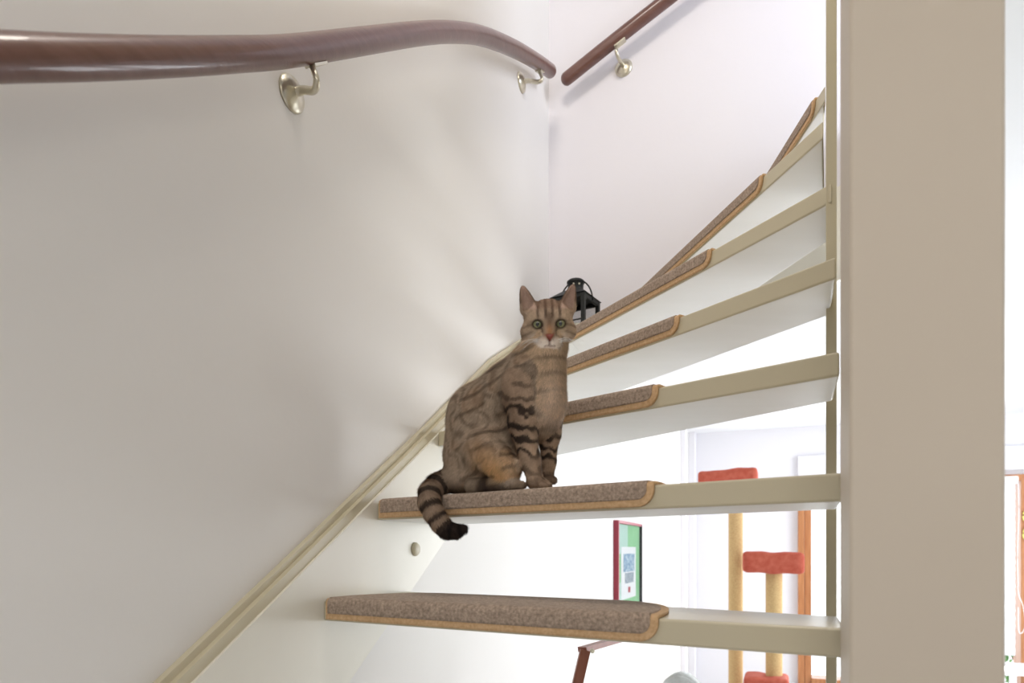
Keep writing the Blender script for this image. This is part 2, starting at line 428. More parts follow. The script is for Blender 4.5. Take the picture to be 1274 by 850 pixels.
def bracket(root, wall_pt, normal, rail_pt, rr):
    """curved metal arm from a dished rosette on the wall to the underside of the rail"""
    n = Vector(normal).normalized(); holder_top = rail_pt-Vector((0, 0, rr))
    bm = nbm()
    foot = wall_pt+n*0.01
    A1 = wall_pt+n*0.05+Vector((0, 0, -0.006)); A2 = holder_top+Vector((0, 0, -0.035))+n*0.012
    pts = catmull([foot, foot+n*0.018, A1.lerp(A2, 0.35)+Vector((0, 0, -0.006)), A2, holder_top+Vector((0, 0, -0.002))], 6)
    rad = [0.0085-0.0032*i/(len(pts)-1) for i in range(len(pts))]
    tube(bm, pts, rad, 12)
    arm = obj('bracket', bm, M['brass'], root, True)
    bm = nbm(); lathe(bm, [(0.033, 0.0), (0.033, 0.003), (0.030, 0.007), (0.021, 0.011), (0.010, 0.015), (0.0, 0.016)], wall_pt, n, 28)
    obj('rosette', bm, M['brass'], arm, True)
    bm = nbm()
    t = (root['_t1']-root['_t0']).normalized() if False else Vector((0, 0, 0))
    return arm
def saddle(arm, pt, t, rr):
    t = t.normalized(); u = t.cross(Vector((0, 0, 1))).normalized(); v = u.cross(t)
    bm = nbm(); c = pt-v*(rr+0.0005)
    vs = [bm.verts.new(c+t*x*0.022+u*y*0.011+v*zz*0.0022) for x in (-1, 1) for y in (-1, 1) for zz in (-1, 1)]
    bmesh.ops.convex_hull(bm, input=vs)
    obj('saddle_plate', bm, M['brass'], arm)
RR = 0.024
lp = rail_pts(0.035, [(-160, 74), (-60, 72), (0, 71), (100, 72), (200, 71), (290, 68), (362, 63.5), (460, 50), (520, 42), (562, 40), (600, 45), (640, 61), (668, 77), (684, 88)])
lp = catmull(lp, 8)
lr = rail('handrail', 'dark brown wooden handrail curving along the left wall', lp, RR)
def near(pts, px):
    return min(range(1, len(pts)-1), key=lambda i: abs(637+F*pts[i].x/pts[i].y-px))
for wpx, wpy, rpx in ((362, 117, 384), (648, 103, 670)):
    i = near(lp, rpx); a = px_left(wpx, -0.03); q = W0+DA*a-DB*0.03
    arm = bracket(lr, Vector((q.x, q.y, EYE+(HZ-wpy)/F*q.y)), DB, lp[i], RR)
    saddle(arm, lp[i], lp[i+1]-lp[i-1], RR)
def back_pts(off, lst):
    out = []; base = W0+DA*(0.964-off)
    for px, py in lst:
        r = (px-637.0)/F; b = (r*base.y-base.x)/(DB.x-r*DB.y); q = base+DB*b
        out.append(Vector((q.x, q.y, EYE+(HZ-py)/F*q.y)))
    return out
rp = catmull(back_pts(0.07, [(705, 98), (760, 54), (829, 0), (900, -56), (960, -104)]), 8)
rr_ = rail('handrail', 'straight brown wooden handrail rising to the right on the rear stairwell wall', rp, 0.0235)
wp = back_pts(0.0, [(776, 85)])[0]; i = near(rp, 768)
arm = bracket(rr_, wp, -DA, rp[i], 0.0235); saddle(arm, rp[i], rp[i+1]-rp[i-1], 0.0235)

# ------------------------------------------------------------------ lantern on the corner of the fifth tread
lc = Vector((0.0955*2.40, 2.40, 0)); lz = ZT[4]+EYE+0.0005
LN = thing('lantern', 'black metal candle lantern standing in the stair corner behind the cat\'s head', 'lantern', (lc.x, lc.y, lz))
la = math.radians(-32); lu = Vector((math.cos(la), math.sin(la), 0)); lv = Vector((-math.sin(la), math.cos(la), 0))
def lbox(bm, u0, u1, v0, v1, z0, z1):
    poly_prism(bm, [lc+lu*u0+lv*v0, lc+lu*u1+lv*v0, lc+lu*u1+lv*v1, lc+lu*u0+lv*v1], lz+z0, lz+z1, 0.001, 1)
H = 0.066
bm = nbm(); lbox(bm, -H-0.006, H+0.006, -H-0.006, H+0.006, 0, 0.014); obj('base', bm, M['black'], LN)
for su in (-1, 1):
    for sv in (-1, 1):
        bm = nbm(); c = 0.007
        lbox(bm, su*(H-c)-c, su*(H-c)+c, sv*(H-c)-c, sv*(H-c)+c, 0.014, 0.192); obj('corner_post', bm, M['black'], LN)
for s_ in (-1, 1):
    for z0_, z1_, w_ in ((0.178, 0.192, 0.006), (0.10, 0.104, 0.003)):
        bm = nbm(); lbox(bm, -H+0.014, H-0.014, s_*(H-0.007)-w_, s_*(H-0.007)+w_, z0_, z1_); obj('cross_bar', bm, M['black'], LN)
        bm = nbm(); lbox(bm, s_*(H-0.007)-w_, s_*(H-0.007)+w_, -H+0.014, H-0.014, z0_, z1_); obj('cross_bar', bm, M['black'], LN)
for s_ in (-1, 1):
    bm = nbm(); lbox(bm, -H+0.014, H-0.014, s_*(H-0.007)-0.001, s_*(H-0.007)+0.001, 0.0145, 0.178); obj('pane', bm, M['glass'], LN)
    bm = nbm(); lbox(bm, s_*(H-0.007)-0.001, s_*(H-0.007)+0.001, -H+0.014, H-0.014, 0.0145, 0.178); obj('pane', bm, M['glass'], LN)
bm = nbm()                                                   # sloped roof
lo_ = [bm.verts.new(lc+lu*x*(H+0.004)+lv*y*(H+0.004)+Vector((0, 0, lz+0.193))) for x, y in ((-1, -1), (1, -1), (1, 1), (-1, 1))]
hi_ = [bm.verts.new(lc+lu*x*0.034+lv*y*0.034+Vector((0, 0, lz+0.222))) for x, y in ((-1, -1), (1, -1), (1, 1), (-1, 1))]
bm.faces.new(lo_[::-1]); bm.faces.new(hi_)
for i in range(4): bm.faces.new((lo_[i], lo_[(i+1) % 4], hi_[(i+1) % 4], hi_[i]))
obj('roof', bm, M['black'], LN)
bm = nbm(); lathe(bm, [(0.030, 0), (0.028, 0.004), (0.028, 0.030), (0.032, 0.032), (0.032, 0.038), (0.026, 0.043), (0.0, 0.044)], lc+Vector((0, 0, lz+0.222)), (0, 0, 1), 24)
obj('chimney', bm, M['black'], LN, True)
bm = nbm()
for s_ in (-1, 1):
    for dx in (-0.010, 0.010):
        lathe(bm, [(0.0035, 0), (0.0035, 0.0012), (0, 0.0014)], lc+Vector((dx, -0.0275, lz+0.243)), (0, -1, 0), 10)
obj('vent_hole', bm, M['candle'], LN)
bm = nbm()
hp = [lc+lu*(H+0.004)*math.cos(x)*0.95+Vector((0, 0, lz+0.18+0.085*math.sin(x))) for x in [math.pi*i/18 for i in range(19)]]
tube(bm, hp, 0.0028, 8); obj('handle', bm, M['black'], LN, True)
bm = nbm(); lathe(bm, [(0.030, 0), (0.030, 0.085), (0.027, 0.09), (0.004, 0.088), (0.0, 0.088)], lc+Vector((0, 0, lz+0.0145)), (0, 0, 1), 24)
obj('candle', bm, M['candle'], LN, True)

# ------------------------------------------------------------------ living room objects
def at(px, py, d): return Vector(((px-637.0)/F*d, d, EYE+(HZ-py)/F*d))
# framed print on the left wall
a0, a1 = px_left(763, -0.03), px_left(793.5, -0.03)
zt, zb = 0.155, -0.40
pr = thing('framed_print', 'red framed print with green mount hanging on the left wall below the stairs', 'picture', ab((a0+a1)/2, -0.03, zb))
fb0, fb1 = -0.0295, 0.0
def fpart(name, A0, A1, Z0, Z1, m, d0=fb0, d1=fb1, bev=0.0015):
    bm = nbm(); box_ab(bm, A0, A1, d0, d1, Z0, Z1, bev, 1); return obj(name, bm, m, pr)
fw = 0.016
fpart('frame_side', a0, a0+fw, zb, zt, M['frame_red']); fpart('frame_side', a1-fw, a1, zb, zt, M['frame_dark'])['label'] = 'dark far side of the frame'
fpart('frame_side', a0+fw, a1-fw, zt-fw, zt, M['frame_red']); fpart('frame_side', a0+fw, a1-fw, zb, zb+fw, M['frame_red'])
W_ = a1-a0
mo = fpart('mount', a0+fw, a1-fw, zb+fw, zt-fw, M['pgreen'], -0.0295, -0.018, 0)
def inset(name, u0, u1, v0, v1, m, lift, par):
    bm = nbm(); box_ab(bm, a0+W_*u0, a0+W_*u1, -0.018, -0.018+lift, zt-(zt-zb)*v1, zt-(zt-zb)*v0); return obj(name, bm, m, par)
inset('pale_corner', 0.03, 0.46, 0.035, 0.33, M['ppale'], 0.0008, mo); inset('pale_corner', 0.03, 0.25, 0.62, 0.96, M['ppale'], 0.0008, mo)
pp = fpart('print', a0+W_*0.20, a0+W_*0.80, zt-(zt-zb)*0.80, zt-(zt-zb)*0.26, M['pwhite'], -0.0180, -0.0165, 0)
def ink(name, u0, u1, v0, v1, m): inset(name, u0, u1, v0, v1, m, 0.0021, pp)
ink('blue_drawing', 0.28, 0.74, 0.33, 0.52, M['pblue']); ink('grey_drawing', 0.34, 0.70, 0.53, 0.64, M['pgrey']); ink('red_mark', 0.47, 0.56, 0.68, 0.74, M['pred'])
fpart('glazing', a0+fw, a1-fw, zb+fw, zt-fw, M['glass'], -0.006, -0.004, 0)

# cat tree
def cushion(bm, px0, px1, py0, py1, d, depth, sag=0.0, bump_=0.0):
    """soft padded box"""
    hy = depth/2; dc = d+hy; x0, x1 = (px0-637)/F*dc, (px1-637)/F*dc; z0, z1 = EYE+(HZ-py1)/F*d, EYE+(HZ-py0)/F*d
    hx, hz, r = ((x1-x0)/2-hy*DA.x)/DA.y+0.012, (z1-z0)/2, 0.03
    b2 = bmesh.new(); bmesh.ops.create_cube(b2, size=2.0)
    bmesh.ops.subdivide_edges(b2, edges=b2.edges[:], cuts=14, use_grid_fill=True)
    rnd = random.Random(int(px0))
    for v in b2.verts:
        x, y, z = v.co
        X, Y, Z = x*hx, y*hy, z*hz
        cx = max(-hx+r, min(hx-r, X)); cy = max(-hy+r, min(hy-r, Y)); cz = max(-hz+r, min(hz-r, Z))
        dv = Vector((X-cx, Y-cy, Z-cz))
        if dv.length > 1e-6: dv = dv.normalized()*r
        q = Vector((cx, cy, cz))+dv
        q.z += 0.003*math.sin(x*5+px0)+bump_*x - 0.002*math.cos(x*9)
        v.co = DB*q.x+DA*q.y+Vector(((x0+x1)/2, dc, (z0+z1)/2+q.z))
    me = bpy.data.meshes.new('t'); b2.to_mesh(me); b2.free(); bm.from_mesh(me); bpy.data.meshes.remove(me)
CTD = 4.55
ct = thing('cat_tree', 'tall cat tree with sisal posts and orange-red plush platforms by the window', 'cat tree', at(940, HZ, CTD+0.2)-Vector((0, 0, EYE)))
def post(px0, px1, z0, z1, d):
    bm = nbm(); r = (px1-px0)/F*d/2; c = Vector((((px0+px1)/2-637)/F*d, d, 0))
    n = int((z1-z0)/0.012); pr_ = []
    for i in range(n): 
        h = z0+(z1-z0)*i/n; pr_ += [(r*0.975, h), (r, h+(z1-z0)/n*0.5)]
    lathe(bm, [(r*0.97, z0)]+pr_+[(r*0.97, z1)], c, (0, 0, 1), 16); return obj('post', bm, M['sisal'], ct, True)
post(906.5, 924, 0.06, EYE+0.50, CTD+0.42); post(953, 973, 0.06, EYE-0.165, CTD+0.14)
bm = nbm(); cushion(bm, 867, 945, 583, 603, CTD+0.26, 0.28, 0, 0.01); obj('platform', bm, M['red'], ct, True)
bm = nbm(); cushion(bm, 922, 1002, 687, 714, CTD, 0.28, 0, -0.004); obj('platform', bm, M['red'], ct, True)
bm = nbm(); cushion(bm, 922, 985, 845, 870, CTD, 0.28); obj('platform', bm, M['red'], ct, True)
bm = nbm(); c = at(938, HZ, CTD+0.2); poly_prism(bm, [Vector((c.x-0.32, c.y-0.28, 0)), Vector((c.x+0.32, c.y-0.28, 0)), Vector((c.x+0.32, c.y+0.42, 0)), Vector((c.x-0.32, c.y+0.42, 0))], 0.0, 0.062, 0.01); obj('base', bm, M['red'], ct)

# grey armchair, only the crown of its back shows
gc = thing('armchair', 'grey upholstered chair with a rounded back, below the lowest tread', 'armchair', at(846, HZ, 3.4)-Vector((0, 0, EYE)))
def blob(bm, c, r3, seg=24):
    b2 = bmesh.new(); bmesh.ops.create_uvsphere(b2, u_segments=seg, v_segments=seg//2, radius=1)
    for v in b2.verts: 
        x, y, z = v.co; s = lambda t: math.copysign(abs(t)**0.7, t)
        v.co = Vector((s(x)*r3[0], s(y)*r3[1], s(z)*r3[2]))+Vector(c)
    me = bpy.data.meshes.new('t'); b2.to_mesh(me); b2.free(); bm.from_mesh(me); bpy.data.meshes.remove(me)
g0 = at(846, 839, 3.4)
bm = nbm()
prof = [(-0.16, 0.40)]+[(-0.16*math.cos(math.pi*i/20), g0.z-0.30+0.30*math.sin(math.pi*i/20)) for i in range(21)]+[(0.16, 0.40)]
f_ = [bm.verts.new((g0.x+x, g0.y, z)) for x, z in prof]; k_ = [bm.verts.new((g0.x+x, g0.y+0.11, z)) for x, z in prof]
n = len(prof); fs = [bm.faces.new(f_), bm.faces.new(k_[::-1])]
for i in range(n): fs.append(bm.faces.new((f_[i], k_[i], k_[(i+1) % n], f_[(i+1) % n])))
bmesh.ops.bevel(bm, geom=list({e for f in fs for e in f.edges}), offset=0.012, segments=3, affect='EDGES', clamp_overlap=True)
obj('backrest', bm, M['grey'], gc, True)
bm = nbm(); blob(bm, (g0.x, g0.y+0.36, 0.38), (0.24, 0.30, 0.10)); obj('seat', bm, M['grey'], gc, True)
for sx in (-1, 1):
    for yy in (0.06, 0.58):
        bm = nbm(); tube(bm, [(g0.x+sx*0.15, g0.y+yy, 0.32), (g0.x+sx*0.18, g0.y+yy, 0.0)], [0.02, 0.013], 10); obj('leg', bm, M['brownwood'], gc, True)

gc.rotation_euler = (0, 0, -TH)

# brown wooden stand under the lowest tread
def bar(bm, p, q, w_, h_):
    p, q = Vector(p), Vector(q); t = (q-p).normalized(); side = Vector((0, 1, 0)) if abs(t.y) < 0.8 else Vector((1, 0, 0))
    u = t.cross(side).normalized(); v = t.cross(u)
    vs = [bm.verts.new(c+u*x*w_/2+v*y*h_/2) for c in (p, q) for x in (-1, 1) for y in (-1, 1)]
    bmesh.ops.convex_hull(bm, input=vs)
d_ = 1.80; A_ = at(728, 809, d_); B_ = at(772, 795, d_+0.12); foot = Vector((A_.x-A_.z*0.24, d_-0.12, 0.03))
wc = thing('wooden_stand', 'reddish-brown wooden stand with a bent top arm, below the lowest tread', 'stand', (foot.x, foot.y, 0))
bm = nbm(); bar(bm, foot, A_, 0.027, 0.022); obj('upright', bm, M['brownwood'], wc)
bm = nbm(); bar(bm, A_+Vector((-0.008, 0, 0.001)), B_, 0.014, 0.03); obj('arm', bm, M['brownwood'], wc)
bm = nbm(); lathe(bm, [(0.006, 0), (0.006, 0.006), (0, 0.008)], A_+Vector((0.018, -0.008, -0.001)), (0, -1, 0), 12); obj('bolt', bm, M['candle'], wc)
bm = nbm(); bar(bm, foot+Vector((-0.05, -0.10, -0.015)), foot+Vector((0.45, 0.10, -0.015)), 0.04, 0.03); obj('foot', bm, M['brownwood'], wc)
bm = nbm(); bar(bm, foot+Vector((0.40, -0.16, -0.015)), foot+Vector((0.30, 0.34, -0.015)), 0.04, 0.03); obj('foot', bm, M['brownwood'], wc)

# white blind inside the right half of the window
bl = thing('window_blind', 'white pleated blind hanging in the window right of the newel post', 'blind', ab(5.15, 2.2, WZ0+0.1))
bb1 = 2.60
bm = nbm(); box_ab(bm, 5.12, 5.19, 1.86, bb1+0.02, 0.535, 0.60, 0.012, 3); obj('head_rail', bm, M['white'], bl)
zz = 0.535
i = 0
while zz > -0.80:
    bm = nbm(); slab_b(bm, [(5.148, zz), (5.136, zz-0.064), (5.139, zz-0.066), (5.154, zz-0.062), (5.151, zz)], 1.88, bb1); obj('fold', bm, M['blind'], bl); zz -= 0.066; i += 1
bm = nbm(); box_ab(bm, 5.135, 5.16, 1.88, bb1, zz-0.03, zz, 0.004); obj('bottom_rail', bm, M['white'], bl)
c0 = ab(5.12, bb1+0.03, 0)
bm = nbm(); pts = [ab(5.11, bb1+0.012, 0.54)]+[ab(5.11, bb1+0.012+0.004*math.sin(i), 0.54-i*0.13) for i in range(1, 8)]
pts += [ab(5.11, bb1+0.045, -0.47), ab(5.11, bb1+0.06, -0.62), ab(5.11, bb1+0.035, -0.69), ab(5.11, bb1+0.015, -0.66), ab(5.11, bb1+0.012, -0.48)]
tube(bm, catmull(pts, 5), 0.003, 8); obj('pull_cord', bm, M['white'], bl, True)
# pale yellow ornament hanging on the window post
on = thing('window_ornament', 'pale yellow curled ornament on the orange window post at the right edge', 'ornament', ab(5.19, 2.70, 0.1))
bm = nbm(); cc = lambda t, s, z: ab(5.19, 2.705-0.035*s*math.cos(t), z+0.05*math.sin(t))
tube(bm, [cc(t, 1, 0.27) for t in [math.pi*(-0.6+1.2*i/12) for i in range(13)]], 0.010, 8); obj('upper_curl', bm, M['yellow'], on, True)
bm = nbm(); tube(bm, [ab(5.19, 2.705, 0.22), ab(5.19, 2.69, 0.18)]+[cc(t, 1, 0.12) for t in [math.pi*(0.3-1.2*i/12) for i in range(13)]], 0.010, 8); obj('lower_curl', bm, M['yellow'], on, True)
# white table before the window
tb = thing('side_table', 'white table in front of the window at the right edge', 'table', ab(4.8, 2.9, -1.5))
bm = nbm(); box_ab(bm, 4.55, 5.05, 2.05, 3.4, -0.955, -0.925, 0.006); obj('table_top', bm, M['white'], tb)
for a_ in (4.6, 5.0):
    for b_ in (2.10, 2.44, 3.35):
        bm = nbm(); box_ab(bm, a_-0.02, a_+0.02, b_-0.02, b_+0.02, -1.5, -0.955, 0.003); obj('leg', bm, M['white'], tb)
# shrub outside
rnd = random.Random(5)
sh = thing('garden_shrub', 'green shrub outside the window, low at the right edge', 'shrub', ab(6.6, 3.2, -1.6))
bm = nbm()
for i in range(1500):
    t = rnd.random()*2*math.pi; ph = rnd.uniform(-0.3, 1.5); R_ = 0.55*rnd.uniform(0.7, 1.0)
    c = ab(6.6+0.8*R_*math.cos(t)*math.cos(ph), 3.2+1.6*R_*math.sin(t)*math.cos(ph), -1.4+1.0*R_*math.sin(ph))
    u = Vector((rnd.uniform(-1, 1), rnd.uniform(-1, 1), rnd.uniform(-1, 1))).normalized(); v = u.orthogonal().normalized()
    s = 0.04; bm.faces.new([bm.verts.new(c-u*s), bm.verts.new(c+v*s*0.5), bm.verts.new(c+u*s), bm.verts.new(c-v*s*0.5)])
obj('foliage', bm, M['leaf'], sh, False, 'stuff')
bm = nbm()
for i in range(7):
    tube(bm, [ab(6.6, 3.2, -1.62), ab(6.6+rnd.uniform(-.2, .2), 3.2+rnd.uniform(-.4, .4), -1.1)], [0.02, 0.008], 6)
obj('stem', bm, M['brownwood'], sh)
bm = nbm(); box_ab(bm, 5.42, 12, -3, 9, -1.75, -1.62); structure('ground', bm, M['paving'])

#CAT#
# ------------------------------------------------------------------ cat
# the nose-to-tail direction follows the tread's front edge
FW = Vector((0.784, -0.621, 0)); LAT = Vector((0.621, 0.784, 0))     # LAT points to the cat's left (far) side
CO = Vector((0.006, 1.303, 0))
GZ = ZT[1]+0.0075
def cp(px, py, lat):
    """point on the plane offset lat from the cat's mid-plane, on the sight line of a pixel"""
    r = (px-637.0)/F; b = CO+LAT*lat
    f = (r*b.y-b.x)/(FW.x-r*FW.y); q = b+FW*f
    return np.array((q.x, q.y, (HZ-py)/F*q.y), dtype=np.float32)
def cd(px, py, d): return np.array(((px-637.0)/F*d, d, (HZ-py)/F*d), dtype=np.float32)
K = 1.28/F                                                            # metres per pixel at the cat
prims = []   # (group, kind, data, k)
def cap_(g, p, q, r0, r1, k=0.018): prims.append((g, 'c', (p, q, r0*K, r1*K), k))
def ell(g, c, ax, R3, k=0.012): prims.append((g, 'e', (c, R3, np.array([a_*K for a_ in ax], dtype=np.float32)), k))
RB = np.array([[FW.x, FW.y, 0], [LAT.x, LAT.y, 0], [0, 0, 1]], dtype=np.float32)
# trunk
cap_('body', cp(590, 566, 0), cp(600, 520, 0), 41, 44)
cap_('body', cp(600, 520, 0), cp(640, 486, 0), 44, 38)
cap_('body', cp(640, 486, 0), cp(664, 462, 0), 37, 31)
cap_('body', cp(664, 472, 0), cp(670, 515, 0.0), 34, 27)
cap_('neck', cp(662, 462, 0), cp(681, 428, 0.004), 30, 25)
cap_('chest', cp(676, 440, 0), cp(682, 500, 0), 25, 23)
cap_('body', cp(625, 560, 0), cp(660, 530, 0), 26, 22)
# near (right) foreleg
cap_('leg', cp(650, 480, -0.030), cp(650, 528, -0.040), 22, 17)
cap_('leg', cp(650, 528, -0.040), cp(660, 572, -0.040), 16, 11.5, 0.010)
cap_('leg', cp(660, 572, -0.040), cp(666, 598, -0.040), 11.5, 9.5, 0.008)
cap_('paw', cp(666, 600, -0.041), cp(677, 604, -0.041), 9.5, 7.5, 0.006)
for dl in (-0.011, -0.0035, 0.004, 0.0105):
    cap_('paw', cp(674, 603, -0.041+dl), cp(684-abs(dl+0.0005)*300, 605, -0.041+dl), 4.8, 4.2, 0.003)
# far (left) foreleg
cap_('leg', cp(682, 500, 0.030), cp(684, 540, 0.034), 21, 14)
cap_('leg', cp(684, 540, 0.034), cp(682, 575, 0.034), 12.5, 9.5, 0.010)
cap_('leg', cp(682, 575, 0.034), cp(680, 594, 0.034), 9.5, 9, 0.008)
for dl in (-0.009, 0.0, 0.009):
    cap_('paw', cp(681, 596, 0.034+dl), cp(689, 598, 0.034+dl), 6, 4.5, 0.004)
# haunches
for sgn in (-1, 1):
    ell('haunch', cp(592, 560, sgn*0.034), (41, 22, 42), RB, 0.018)
    cap_('haunch', cp(604, 560, sgn*0.045), cp(632, 584, sgn*0.050), 27, 17, 0.014)
    cap_('foot', cp(588, 605, sgn*0.054), cp(640, 603, sgn*0.054), 10.5, 8.5, 0.008)
    for dl in (-0.011, -0.004, 0.004, 0.011):
        cap_('foot', cp(640, 604, sgn*0.054+dl), cp(652-abs(dl)*250, 604, sgn*0.054+dl), 5.0, 4.2, 0.003)
ell('haunch', cp(584, 597, 0), (38, 42, 20), RB, 0.02)
# tail, hanging over the tread's front edge
tl = [(572, 597, 1.385, 14), (556, 598, 1.372, 14.5), (543, 604, 1.345, 14.5), (534.5, 613, 1.315, 14), (534, 625, 1.296, 13.2), (540, 639, 1.287, 12.4), (548, 651, 1.284, 11.8), (555, 659, 1.282, 10.8), (566, 660.5, 1.278, 8.6), (577, 657.5, 1.274, 5.2)]
for i in range(len(tl)-1):
    a_, b_ = tl[i], tl[i+1]; cap_('tail', cd(a_[0], a_[1], a_[2]), cd(b_[0], b_[1], b_[2]), a_[3], b_[3], 0.006)

# head: local frame X right in the picture, Y away from the camera, Z up; it looks down at the camera
HC = cp(682.0, 405.5, 0.004); HC[1] -= 0.010
view = -HC/np.linalg.norm(HC)                                        # towards the eye point
fwd = np.array((view[0]*0.8+0.03, view[1], view[2]*1.25), dtype=np.float32); fwd /= np.linalg.norm(fwd)
rgt = np.cross(-fwd, np.array((0, 0, 1.0))); rgt /= np.linalg.norm(rgt); upv = np.cross(rgt, -fwd)
rc = math.radians(1.5); rgt, upv = rgt*math.cos(rc)+upv*math.sin(rc), upv*math.cos(rc)-rgt*math.sin(rc)
RH = np.stack([rgt, -fwd, upv]).astype(np.float32)
def hp_(x, y, z): return (HC+RH.T@np.array((x, y, z), dtype=np.float32)*K).astype(np.float32)   # head point, pixel units
def hcap(g, a_, b_, r0, r1, k=0.006): prims.append((g, 'c', (hp_(*a_), hp_(*b_), r0*K, r1*K), k))
def hell(g, c, ax, k=0.006): ell(g, hp_(*c), ax, RH, k)
hell('head', (0, 10, 3), (29, 31, 25), 0.012)          # skull
for sx in (-1, 1):
    hell('head', (sx*19, 2, -9), (15, 19, 13), 0.008)  # cheek
    hell('head', (sx*14.5, -9, 4), (12, 11, 10), 0.006)  # brow
    hell('muzzle', (sx*6.0, -22, -19), (8.2, 9.5, 6.8), 0.004)  # whisker pads
hcap('head', (0, -12, 8), (0, -25, -9), 9.5, 6.0, 0.008)  # bridge of the nose
hell('nose', (0, -30.5, -12.5), (4.6, 3.2, 3.2), 0.002)
hell('muzzle', (0, -18.0, -28), (6.0, 8.5, 6.0), 0.004)  # chin
hell('head', (0, -2, -16), (18, 18, 12), 0.010)
# ears: thin curved shells
ears = []
for sx in (-1, 1):
    base_in, base_out, tip = (sx*12, 4, 22), (sx*31, 8, 8), (sx*30.5, 6, 44)
    ears.append((sx, base_in, base_out, tip))

def build_sdf():
    step = 0.0026
    pts = []
    for g, kd, dt, k in prims:
        if kd == 'c':
            pts += [dt[0]-dt[2], dt[0]+dt[2], dt[1]-dt[3], dt[1]+dt[3]]
        else:
            pts += [dt[0]-max(dt[2]), dt[0]+max(dt[2])]
    pts += [hp_(e[3][0]*1.2, e[3][1], e[3][2]+6) for e in ears]
    pts = np.array(pts); mn, mx = pts.min(0)-0.02, pts.max(0)+0.02
    n = np.ceil((mx-mn)/step).astype(int)
    ax = [mn[i]+np.arange(n[i])*step for i in range(3)]
    X, Y, Z = np.meshgrid(ax[0].astype(np.float32), ax[1].astype(np.float32), ax[2].astype(np.float32), indexing='ij')
    D_ = np.full(X.shape, 1.0, dtype=np.float32)
    def blend(lo_i, hi_i, d, k):
        s_ = tuple(slice(a_, b_) for a_, b_ in zip(lo_i, hi_i))
        o = D_[s_]; h = np.clip(0.5+0.5*(o-d)/k, 0, 1)
        D_[s_] = o*(1-h)+d*h-k*h*(1-h)
    def region(lo_, hi_):
        a_ = np.clip(np.floor((lo_-mn)/step).astype(int), 0, n); b_ = np.clip(np.ceil((hi_-mn)/step).astype(int)+1, 0, n)
        return a_, b_
    for g, kd, dt, k in prims:
        if kd == 'c':
            p, q, r0, r1 = dt; m = max(r0, r1)+0.04
            a_, b_ = region(np.minimum(p, q)-m, np.maximum(p, q)+m)
        else:
            c, R3, rr = dt; m = max(rr)+0.04; a_, b_ = region(c-m, c+m)
        s_ = tuple(slice(i_, j_) for i_, j_ in zip(a_, b_)); x, y, z = X[s_], Y[s_], Z[s_]
        if kd == 'c':
            v = q-p; L2 = max(float(v@v), 1e-9)
            t = np.clip(((x-p[0])*v[0]+(y-p[1])*v[1]+(z-p[2])*v[2])/L2, 0, 1)
            d = np.sqrt((x-p[0]-t*v[0])**2+(y-p[1]-t*v[1])**2+(z-p[2]-t*v[2])**2)-(r0+(r1-r0)*t)
        else:
            dx, dy, dz = x-c[0], y-c[1], z-c[2]
            u = [(dx*R3[i][0]+dy*R3[i][1]+dz*R3[i][2]) for i in range(3)]
            k0 = np.sqrt(sum((u[i]/rr[i])**2 for i in range(3)))+1e-6; k1 = np.sqrt(sum((u[i]/rr[i]**2)**2 for i in range(3)))+1e-6
            d = k0*(k0-1)/k1
        blend(a_, b_, d.astype(np.float32), k)
    # ears: triangular cones with a hollow front
    for sx, bi, bo, tp in ears:
        c0 = hp_((bi[0]+bo[0])/2, 8, 12); c1 = hp_(*tp)
        a_, b_ = region(np.minimum(c0, c1)-0.05, np.maximum(c0, c1)+0.05)
        s_ = tuple(slice(i_, j_) for i_, j_ in zip(a_, b_)); x, y, z = X[s_]-HC[0], Y[s_]-HC[1], Z[s_]-HC[2]
        u = [(x*RH[i][0]+y*RH[i][1]+z*RH[i][2])/K for i in range(3)]   # head units
        h = np.clip((u[2]-8)/(tp[2]-8), 0, 1.0)
        cx = sx*(20.0+(abs(tp[0])-20.0)*h**1.1-0.55*np.clip(15-u[2], 0, 30)); wd = 13.0*(1-h)**0.60+1.2-0.15*np.clip(12-u[2], 0, 30)
        xx = (u[0]-cx)/wd; yy = (u[1]-(9+2*h))/(wd*0.62+1.0)
        outer = (np.sqrt(xx**2+yy**2)-1)*wd*0.62
        outer = np.maximum(outer, u[2]-tp[2]); outer = np.maximum(outer, -8-u[2])
        wi = np.maximum(wd-3.4, 0.3); hol = (np.sqrt(((u[0]-cx)/wi)**2+((u[1]-(9+2*h)+wd*0.55)/(wi*0.85+0.5))**2)-1)*wi*0.7
        hol = np.maximum(hol, 15-u[2]); d = np.maximum(outer, -hol)*K
        blend(a_, b_, d.astype(np.float32), 0.0045)
    # eye sockets
    for sx in (-1, 1):
        c = hp_(sx*13.7, -19.5, 1.5); a_, b_ = region(c-0.02, c+0.02); s_ = tuple(slice(i_, j_) for i_, j_ in zip(a_, b_))
        dx, dy, dz = X[s_]-c[0], Y[s_]-c[1], Z[s_]-c[2]
        e3 = [(dx*RH[i][0]+dy*RH[i][1]+dz*RH[i][2])/K for i in range(3)]; tl_ = sx*0.16
        xx_, zz_ = e3[0]*math.cos(tl_)+e3[2]*math.sin(tl_), e3[2]*math.cos(tl_)-e3[0]*math.sin(tl_)
        d = (np.sqrt((xx_/5.4)**2+(zz_/3.5)**2+(e3[1]/7.0)**2)-1)*3.5*K
        D_[s_] = np.maximum(D_[s_], -d)
    # rest on the mat (only over the tread; the tail hangs in front of it)
    nd = P[1]; back = Vector((D[1].y, -D[1].x, 0))
    over = ((X-nd.x)*back.x+(Y-nd.y)*back.y) > -0.001
    D_ = np.where(over, np.maximum(D_, GZ-Z), D_)
    return D_, mn, step

